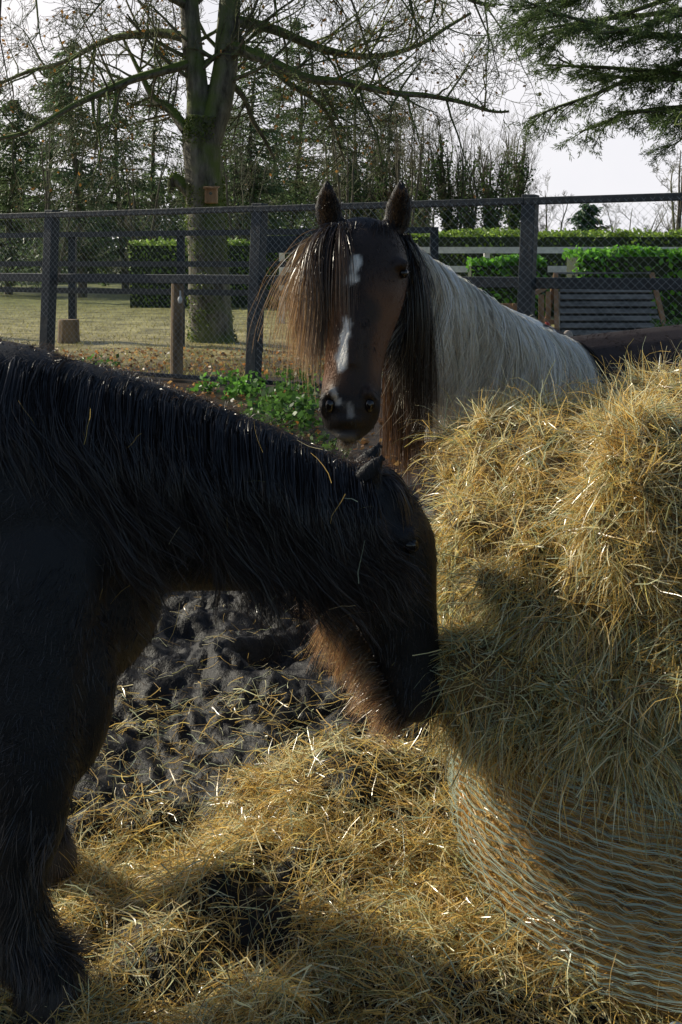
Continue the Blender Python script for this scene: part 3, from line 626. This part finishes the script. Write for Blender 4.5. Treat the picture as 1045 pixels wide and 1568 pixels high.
def grow(tl,tips,p,d,L_,r,lev,nch=5,up=.05,wander=.22,ratio=.55,rr=.5,droop=0):
    k=5 if lev>0 else 4; pts=[p]; dd=d/math.sqrt(d@d); ds=[dd]
    for i in range(k):
        dd=dd+rv()*wander*.5+np.array([0,0,up-droop*(i/k)]); dd=dd/math.sqrt(dd@dd); pts.append(pts[-1]+dd*L_/k); ds.append(dd)
    pts=np.array(pts); tl.append((pts,np.linspace(r,max(r*.35,.004),k+1)))
    tips.append(pts[-1]); 
    if lev<=0: return
    for c in range(nch):
        t=random.uniform(.25,1)*k; i=min(int(t),k-1); f=t-i; q=pts[i]*(1-f)+pts[i+1]*f
        a=rv(); a-=a@ds[i]*ds[i]; a/=math.sqrt(a@a)
        nd=ds[i]*.65+a*random.uniform(.5,1)
        grow(tl,tips,q,nd,L_*ratio*random.uniform(.6,1.15),max(r*rr*(1-.4*t/k),.0045),lev-1,nch,up,wander,ratio,rr,droop)
def limb(tl,tips,rows,lev,nch,chl,chr_,ev=1.0,up=.05,droop=0,wander=.25,flat=.6):
    A=catmull(rows,6); P_=A[:,:3].copy(); P_+=nvec(P_*1.3,5)*.09*np.linspace(0,1,len(P_))[:,None]
    tl.append((P_,A[:,3])); t=nrm(np.gradient(P_,axis=0))
    for c in range(nch):
        i=int(random.uniform(.18,1)**ev*(len(P_)-1)); a=rv(); a[1]*=flat; a-=a@t[i]*t[i]; a/=np.linalg.norm(a)
        grow(tl,tips,P_[i],t[i]*.5+a,chl*random.uniform(.5,1.2),min(chr_,A[i,3]*.6),lev,4,up,wander,.58,.5,droop)
def leafcards(name,C,size,mat,parent,col,asp=.5,dirs=None):
    n=len(C); a=nrm(R.normal(size=(n,3))) if dirs is None else nrm(dirs+R.normal(size=(n,3))*.35)
    b=nrm(np.cross(a,R.normal(size=(n,3)))); s=np.asarray(size).reshape(-1,1)
    V=np.stack([C-a*s*.5,C+b*s*asp*.5-a*s*.05,C+a*s*.5,C-b*s*asp*.5-a*s*.05],1).reshape(-1,3)
    F=np.arange(n*4).reshape(n,4); return mk(name,V,F,mat,parent,np.repeat(col,4,axis=0))
def W(px,py,d): return [(px-522)/1568*d, d, CH+(400-py)/1568*d]   # image pixel coordinates plus a chosen depth -> world metres
TR=empty('bare_deciduous_tree',(-2.46,19.6,0)); tl=[];tips=[]
D=19.6
def rowsof(l,dy=0): 
    o=[]
    for k,(a,b,r) in enumerate(l): o.append(W(a,b,D+dy*k/len(l))+[r])
    return np.array(o)
trunk=rowsof([(327,545,.50),(324,510,.43),(320,440,.40),(317,360,.37),(312,280,.36),(310,215,.36),(314,180,.33)])
tl.append((catmull(trunk,6)[:,:3],catmull(trunk,6)[:,3]))
limb(tl,tips,rowsof([(306,215,.26),(303,150,.22),(296,80,.20),(290,0,.18),(280,-120,.13),(290,-300,.07)]),3,12,2.0,.05)
limb(tl,tips,rowsof([(318,215,.28),(335,160,.26),(347,100,.24),(350,20,.21),(355,-110,.15),(340,-300,.08)]),3,12,2.0,.05)
limb(tl,tips,rowsof([(296,95,.10),(250,108,.09),(190,128,.075),(120,160,.06),(50,195,.045),(-40,225,.03)],-2.5),3,20,1.5,.03,droop=.08)
limb(tl,tips,rowsof([(292,60,.11),(240,50,.09),(170,60,.07),(100,95,.05),(40,110,.04),(-30,140,.03)],2),3,20,1.6,.03,droop=.05)
limb(tl,tips,rowsof([(290,10,.10),(230,-20,.08),(150,-40,.06),(60,-30,.045),(-30,10,.03)],-3),3,22,1.7,.03,droop=.1)
limb(tl,tips,rowsof([(285,200,.12),(262,170,.10),(235,150,.08),(215,110,.05),(190,60,.03)],1),3,12,1.2,.03)
limb(tl,tips,rowsof([(350,70,.14),(400,88,.11),(470,118,.09),(550,132,.07),(640,146,.05),(720,160,.035),(775,172,.02)],-3),3,28,1.5,.03,droop=.04)
limb(tl,tips,rowsof([(352,30,.12),(420,45,.10),(500,75,.08),(580,85,.06),(650,62,.045),(720,20,.03)],2),3,26,1.6,.03,droop=.02)
limb(tl,tips,rowsof([(400,90,.07),(440,125,.06),(480,150,.05),(515,195,.04),(532,250,.025)],1),3,14,1.1,.02,droop=.1)
limb(tl,tips,rowsof([(350,-30,.12),(430,-60,.10),(540,-40,.08),(650,-30,.06),(760,10,.03)],-2),3,30,1.9,.03,droop=.12)
limb(tl,tips,rowsof([(345,120,.08),(375,150,.06),(390,190,.05),(420,240,.03)],1),2,10,1.0,.02,droop=.1)
limb(tl,tips,rowsof([(296,300,.13),(276,278,.12),(266,272,.10),(262,292,.05)]),1,4,.4,.015)
tubes('trunk_and_branches',tl,M_bark,TR)
tp=np.array(tips); tp=tp[R.choice(len(tp),min(len(tp),1500),replace=False)]
leafcards('last_leaves',tp,R.uniform(.05,.10,len(tp)),M_leaf,TR,np.tile([.26,.13,.03],(len(tp),1))*R.uniform(.6,1.4,(len(tp),1)),.7)
n=7000; sI=R.rand(n); tr=interp(trunk,sI); th=R.rand(n)*6.28; rr=tr[:,3]+R.rand(n)*.04
cI=np.stack([tr[:,0]+np.cos(th)*rr,tr[:,1]+np.sin(th)*rr,tr[:,2]],-1); kp=vnoise(cI*1.5,4)>.0
leafcards('moss',cI[kp],R.uniform(.03,.07,kp.sum()),M_leaf,TR,np.tile([.12,.17,.03],(kp.sum(),1))*R.uniform(.4,1.4,(kp.sum(),1)),.6)
Cm=[]
for pts,rad in tl:
    if rad[0]>.06 and rad[0]<.4:
        t_=R.rand(220); c=interp(pts,t_); r_=np.interp(t_,np.linspace(0,1,len(rad)),rad); c=c+R.normal(size=c.shape)*r_[:,None]*.45; c[:,2]+=r_*.6; Cm.append(c)
Cm=np.vstack(Cm); kp=vnoise(Cm*1.2,14)>-.1; Cm=Cm[kp]
leafcards('limb_moss',Cm,R.uniform(.03,.08,len(Cm)),M_leaf,TR,np.tile([.16,.22,.03],(len(Cm),1))*R.uniform(.5,1.5,(len(Cm),1)),.6)
NB=empty('nest_box',(-2.4,19.15,2.7)); 
v,f=join([box((-2.42,19.12,2.72),(.22,.2,.28)),]); o=mk('box_body',v,f,M_orangewood,NB); bevel(o,.01)
v,f=beam((-2.42,19.26,2.90),(-2.42,18.96,2.86),.28,.03); mk('box_roof',v,f,M_orangewood,NB)
v,f=loft([(-2.42,19.03,2.76,.03,.03),(-2.42,19.012,2.76,.03,.03)],(0,0,1),14); mk('entrance_hole',v,f,M_eye,NB)

def conifer(name,x,y,H,wd,n_br,col,trunk_r=.16,low=.12,cards=34,droop=.5,size=(.12,.30),spread=1.0):
    e=empty(name,(x,y,0)); tl=[]; C=[];Dv=[]
    tk=[(x+.25*math.sin(z*.4+x),y,z) for z in np.linspace(-.2,H,10)]; tl.append((np.array(tk),np.linspace(trunk_r,.02,10)))
    for k in range(n_br):
        u=random.uniform(low,.99); z=u*H; Lb=wd*(1-u)**.6*random.uniform(.35,1.2)+.3; a=random.uniform(0,6.283)
        q=np.array([x+.25*math.sin(z*.4+x),y,z]); d=np.array([math.cos(a),math.sin(a),random.uniform(-.15,.45)])
        pts=[q]
        for i in range(5):
            d=d+np.array([0,0,-droop*.16])+rv()*.08; pts.append(pts[-1]+d/np.linalg.norm(d)*Lb/5)
        pts=np.array(pts); tl.append((pts,np.linspace(.035,.008,6)))
        m_=int(cards*(.4+Lb/wd)); t=R.rand(m_)**.7; c=interp(pts,t); c=c+R.normal(size=c.shape)*np.array([.2,.2,.13])*(.5+Lb*.25)*spread
        c[:,2]-=.1; C.append(c); Dv.append(np.tile(nrm(d)+np.array([0,0,-.5]),(m_,1)))
    tubes('trunk_and_branches',tl,M_twig,e)
    C=np.vstack(C);Dv=np.vstack(Dv); n=len(C)
    leafcards('needles',C,R.uniform(*size,n),M_needle,e,np.tile(col,(n,1))*R.uniform(.5,1.5,(n,1)),.3,Dv)
g1=[.11,.16,.06]; g2=[.12,.17,.075]
for px,d,top,wd in((-20,50,90,2.6),(20,46,150,2.8),(75,52,95,2.8),(118,44,60,3.0),(185,50,110,3.0),(240,58,60,3.2),(340,60,120,3.2),(390,50,40,3.4),(425,62,110,3.4),(455,56,20,3.4),(505,52,130,3.4),(550,60,110,3.4),(595,62,150,3.0)):
    x=(px-522)/1568*d; conifer('conifer_tree',x,d,CH+(400-top)/1568*d,wd,170,g1 if px%2 else g2,.2,.10,58)
conifer('conifer_tree',14.6,60,4.9,1.7,110,[.06,.12,.05],.12,.03,40,.3,(.25,.45))

def ivytree(px,d,top,wd,nb=14,ivy=1.0):
    x=(px-522)/1568*d; H=CH+(400-top)/1568*d; e=empty('ivy_clad_tree',(x,d,0)); tl=[];tips=[];C=[]
    for k in range(nb):
        z0=random.uniform(.05,.45)*H if k else 0; a=random.uniform(0,6.28); out=random.uniform(.3,1)*wd if k else 0
        p0=np.array([x,d,z0]); hh=(H-z0)*random.uniform(.6,1)
        rows=[list(p0)+[.12 if k==0 else .06]]
        for t in(.25,.5,.75,1.0): rows.append([x+math.cos(a)*out*t**.6+random.gauss(0,.08),d+math.sin(a)*out*t**.6,z0+hh*t,(.12 if k==0 else .06)*(1-t)+.012])
        limb(tl,tips,rows,2,9,.13*H,.02,up=.25,flat=1)
        A=interp(np.array(rows)[:,:3],R.rand(int(330*ivy))**1.5*.75); A=A+R.normal(size=A.shape)*np.array([.15,.2,.2]); C.append(A)
    tubes('trunk_and_branches',tl,M_twig,e); C=np.vstack(C); n=len(C)
    leafcards('ivy_leaves',C,R.uniform(.08,.2,n),M_leaf,e,np.tile([.11,.17,.05],(n,1))*R.uniform(.5,1.6,(n,1)),.7)
for px,d,top,wd,iv in((645,48,190,1.1,1),(690,50,160,1.2,1),(722,56,185,.9,.8),(752,47,195,.8,1),(782,52,175,1.0,1),(600,50,150,1.4,.8),(560,54,190,1.5,.8),(365,50,150,1.5,.6),(20,62,200,2,.8),(290,60,150,2,.8),(160,62,220,2,.8)):
    ivytree(px,d,top,wd,12,iv)
def bare(px,d,top,sp,n=8,name='bare_sapling'):
    x=(px-522)/1568*d; H=CH+(400-top)/1568*d; e=empty(name,(x,d,0)); tl=[];tips=[]
    for k in range(n):
        a=random.uniform(0,6.28); o=random.uniform(.2,1)*sp
        rows=[[x,d,0,.07]]+[[x+math.cos(a)*o*t,d+math.sin(a)*o*t,H*t*random.uniform(.9,1),.07*(1-t)+.012] for t in(.3,.6,1.)]
        limb(tl,tips,rows,3,7,.2*H,.02,up=.12,flat=1)
    tubes('stems_and_twigs',tl,M_twig,e)
for a in((1030,30,225,1.6,6),(620,34,165,1.2,4),(840,45,290,1.5,5),(530,36,150,1.6,4),(370,40,230,2,5),(210,40,200,2,4),(80,38,180,2.,4),(950,50,315,2.5,5)): bare(*a)
DW=empty('distant_woodland',(-10,75,0)); n=42000
x=R.uniform(-34,6,n); top=4.5+4.0*(.5+.5*vnoise(np.stack([x*.35,x*0,x*0],-1),3))*smooth(6,0,x); z=R.rand(n)*top; y=75+R.uniform(-2,2,n)
leafcards('woodland_foliage',np.stack([x,y,z],-1)+nvec(np.stack([x,y,z],-1)*.7,5)*.8,R.uniform(.2,.5,n),M_leaf,DW,np.tile([.14,.18,.08],(n,1))*R.uniform(.5,1.5,(n,1)),.5)
tl=[]
for k in range(90):
    x=random.uniform(-34,6); h=random.uniform(5,10); tl.append((np.array([(x,75,0),(x+random.gauss(0,.3),75,h*.5),(x+random.gauss(0,.5),75,h)]),np.array([.15,.1,.02])))
tubes('woodland_trunks',tl,M_twig,DW)

PT=empty('pine_tree',(5.3,13,0)); tl=[];C=[];Dv=[]
tl.append((np.array([(5.3,13,-.2),(5.3,13,3),(5.25,13,7),(5.2,13,12)]),np.array([.34,.28,.2,.08])))
def pine_branch(z0,a,Lb,dz):
    q=np.array([5.28,13,z0]); d=np.array([math.cos(a),math.sin(a),dz]); pts=[q]
    for i in range(7):
        d=d+rv()*.09+np.array([0,0,-.03]); d/=np.linalg.norm(d); pts.append(pts[-1]+d*Lb/7)
    pts=np.array(pts); tl.append((pts,np.linspace(.05,.012,8)))
    for k in range(int(19*Lb/3)):
        t=random.uniform(.2,1); i=min(int(t*7),6); p0=pts[i]+(pts[i+1]-pts[i])*(t*7-i); dd=nrm(pts[i+1]-pts[i]); s_=nrm(np.cross(dd,[0,0,1]))*random.choice([-1,1])
        L2=Lb*.30*random.uniform(.5,1.1)*(1.1-t*.5); d2=dd*.8+s_*random.uniform(.4,1)+np.array([0,0,random.uniform(-.45,.15)]); pt=[p0]
        for j in range(4): d2=d2+rv()*.12+np.array([0,0,-.06]); d2/=np.linalg.norm(d2); pt.append(pt[-1]+d2*L2/4)
        pt=np.array(pt); tl.append((pt,np.linspace(.012,.005,5)))
        for kk in range(9):
            tt=R.rand(); c0=interp(pt,np.array([.15+.85*tt]))[0]; d3=nrm(d2+rv()*.6); L3=random.uniform(.10,.28)
            m_=26; u=R.rand(m_,1); c=c0+d3*L3*u+R.normal(size=(m_,3))*.014; C.append(c); Dv.append(nrm(d3+nrm(R.normal(size=(m_,3)))*.8))
for z0,a,Lb,dz in((4.4,3.05,3.3,.02),(4.9,3.35,3.4,.05),(5.4,2.9,3.3,.02),(3.9,3.25,2.7,-.05),(3.6,2.8,2.3,-.06),(4.6,3.6,2.8,-.02),(6.0,3.2,3.4,.0),(3.7,3.6,2.2,-.08),(3.9,2.5,2.6,0),(5.0,2.6,3,0),(5.8,3.7,3,0),(4.3,4.2,2.6,0),(5.2,.5,3,0),(4.2,1.4,3,0),(6.5,5,3,0),(4.8,5.6,2.6,0),(4.1,3.0,3.0,-.02),(4.7,2.9,3.1,-.03),(5.1,3.1,2.9,-.05),(3.5,3.2,1.8,-.1),(5.6,3.3,3.2,-.02),(4.3,3.4,2.2,.05)):
    pine_branch(z0,a,Lb,dz)
tubes('trunk_and_branches',tl,M_bark,PT)
C=np.vstack(C);Dv=np.vstack(Dv);n=len(C); Ln=R.uniform(.04,.09,n)
leafcards('needles',C+Dv*Ln[:,None]*.5,Ln,M_needle,PT,np.tile([.11,.16,.055],(n,1))*R.uniform(.5,1.5,(n,1)),.16,Dv*3)

# ------------------------------------------------------------------ hedges
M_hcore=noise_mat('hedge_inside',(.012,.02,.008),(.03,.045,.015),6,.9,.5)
def hedge(name,x0,x1,y0,y1,h,n,col,size=(.08,.16)):
    e=empty(name,((x0+x1)/2,(y0+y1)/2,0))
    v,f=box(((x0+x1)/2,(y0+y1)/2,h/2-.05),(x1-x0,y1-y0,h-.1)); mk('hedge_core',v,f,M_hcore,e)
    face=R.rand(n); x=R.uniform(x0,x1,n); y=np.where(face<.45,y0+R.normal(size=n)*.07,R.uniform(y0,y1,n)); z=np.where(face<.45,R.uniform(0,h,n),h+R.normal(size=n)*.05)
    C=np.stack([x,y,z],-1); C+=nvec(C*1.5,8)*.14
    leafcards('hedge_leaves',C,R.uniform(*size,n),M_leaf,e,np.tile(col,(n,1))*R.uniform(.5,1.6,(n,1)),.6)
hedge('clipped_hedge',1.8,26,27.5,29.0,2.25,20000,[.22,.33,.05])
hedge('clipped_hedge',-6.8,-.5,33,34,2.1,6000,[.22,.33,.06])
hedge('laurel_hedge',5.2,14,22.5,23.6,1.7,8000,[.15,.37,.04],(.10,.2))
hedge('laurel_hedge',2.9,4.6,22.8,23.4,1.5,1500,[.15,.37,.04],(.10,.2))

# ------------------------------------------------------------------ slatted coop
SC=empty('slatted_coop',(4.6,17,0)); pp=[]
x0,x1=3.55,5.28; yb,yt=16.6,17.2
for k in range(10):
    t0=k/10; z=.10+1.15*t0; y=yb+(yt-yb)*t0
    pp.append(beam((x0+.02*k*.6,y,z),(x1-.02*k*.6,y,z),.022,.088,(0,.5,.87)))
pp.append(beam((x0+.05,yt+.02,1.30),(x1-.08,yt+.02,1.30),.1,.03))
v,f=join(pp); o=mk('slatted_roof',v,f,M_slat,SC); bevel(o,.004)
pp=[beam((x0-.06,16.55,0),(x0+.06,17.2,1.3),.07,.05),beam((x0-.06,17.85,0),(x0+.06,17.2,1.3),.07,.05),beam((x0-.05,16.75,.38),(x0-.05,17.65,.38),.05,.06),beam((x0-.35,16.9,0),(x0-.35,16.9,1.0),.07,.07),beam((x0-.35,16.9,.97),(x0,17.1,1.15),.07,.07),beam((x0-.35,16.9,.5),(x0,16.9,.5),.05,.08),beam((x0-.24,16.92,0),(x0-.24,16.92,.95),.09,.02,(0,1,0)),beam((x0-.12,16.94,0),(x0-.12,16.94,1.0),.08,.02,(0,1,0)),beam((x1+.06,16.55,0),(x1-.06,17.2,1.3),.07,.05)]
v,f=join(pp); mk('end_frame',v,f,M_orangewood,SC)
v,f=box((4.42,17.36,.5),(1.5,.4,.95)); mk('coop_inside',v,f,M_darkwood,SC)
HN=empty('hen',(3.2,15.2,0)); 
hx,hy=3.22,15.2
parts=[ell((hx,hy,.30),(.17,.12,.13)),ell((hx+.15,hy,.38),(.08,.05,.10)),loft([(hx-.09,hy,.34,.07,.06),(hx-.15,hy,.48,.05,.045),(hx-.16,hy,.57,.04,.035),(hx-.18,hy,.60,.02,.02)],(1,0,0),12),loft([(hx,hy+.03,.2,.02,.02),(hx,hy+.03,0,.012,.012)],(1,0,0),8),loft([(hx,hy-.03,.2,.02,.02),(hx,hy-.03,0,.012,.012)],(1,0,0),8)]
remeshed('hen_body',parts,.012,attr_mat('feathers',.7),HN,lambda P:np.where((P[:,2]>.53)[:,None],[[.5,.06,.03]],[[.45,.38,.32]])*(.7+.5*R.rand(len(P),1)),2)
v,f=join([box((hx-.17,hy,.63),(.07,.014,.05)),loft([(hx-.19,hy,.57,.014,.014),(hx-.23,hy,.56,.003,.003)],(0,0,1),8)]); mk('comb_and_beak',v,f,M_orangewood,HN)
CR=empty('wooden_crate',(2.6,18,0)); pp=[]
for k in range(5): pp.append(box((2.25+k*.2,17.9,.38),(.10,.03,.76)))
for z in(.12,.4,.7): pp.append(box((2.65,17.93,z),(1.0,.03,.08)))
for z in(.12,.7): pp.append(box((2.65,18.5,z),(1.0,.03,.08)))
v,f=join(pp); mk('crate_slats',v,f,M_orangewood,CR)
SG=empty('paddock_sign',(-1.2,18,0)); v,f=join([box((-.95,17,1.78),(.85,.03,.28)),box((-1.33,17.03,.95),(.07,.06,1.95)),box((-.57,17.03,.95),(.07,.06,1.95))]); mk('board',v,f,M_darkwood,SG)
v,f=box((-.62,16.97,1.35),(.3,.02,.1)); mk('label_plate',v,f,M_white,SG)

# ------------------------------------------------------------------ ground vegetation
n=9000; x=R.uniform(-8,3,n);y=5.5+R.rand(n)**.8*12; keep=vnoise(np.stack([x,y,y*0],-1)*.9,3)>-.4
x=x[keep];y=y[keep]; C=np.stack([x,y,gh(x,y)+.015+R.rand(len(x))*.02],-1); n=len(C)
pal=np.array([(.42,.18,.05),(.24,.12,.05),(.09,.055,.03),(.48,.29,.11)])
leafcards('fallen_leaves',C,R.uniform(.03,.085,n),M_leaf,None,pal[R.randint(0,4,n)],.7,R.normal(size=(n,3))*[1,1,.15]*3)
def plants(name,cx,cy,rx,ry,h,n,col,size):
    a=R.rand(n)*6.28; r=np.sqrt(R.rand(n)); x=cx+np.cos(a)*r*rx; y=cy+np.sin(a)*r*ry
    cl=smooth(-.4,.4,vnoise(np.stack([x*3.5,y*3.5,y*0],-1),12)); kp=cl>.12; x=x[kp];y=y[kp];cl=cl[kp]; n=len(x); z=gh(x,y)+R.rand(n)*h*cl+.02
    return leafcards(name,np.stack([x,y,z],-1),R.uniform(*size,n),M_leaf,None,np.tile(col,(n,1))*R.uniform(.4,1.6,(n,1)),.7)
plants('leafy_weeds',-.62,9.9,.48,1.5,.36,1700,[.07,.15,.03],(.04,.09))
plants('leafy_weeds',-1.3,11.7,.5,.5,.22,700,[.11,.26,.04],(.04,.09))
plants('leafy_weeds',-.25,8.0,.35,.6,.10,300,[.08,.15,.03],(.03,.07))
plants('leafy_weeds',-4.3,14.6,1.2,.5,.2,500,[.08,.18,.03],(.05,.1))
plants('leafy_weeds',5.9,15.5,1.2,.8,.6,1800,[.06,.13,.03],(.08,.14))
n=30000; y=13.5+R.rand(n)**1.5*22; x=R.uniform(-1,1,n)*y*.55-1; C=np.stack([x,y,gh(x,y)],-1)
ribbons('field_grass',flow(C,R.normal(size=(n,3))*.5+[0,0,1],R.uniform(.03,.09,n),3,grav=.6),R.uniform(.008,.016,n),M_leaf,None,np.tile([.28,.26,.08],(n,1))*R.uniform(.3,1.6,(n,1)),tip=.2)
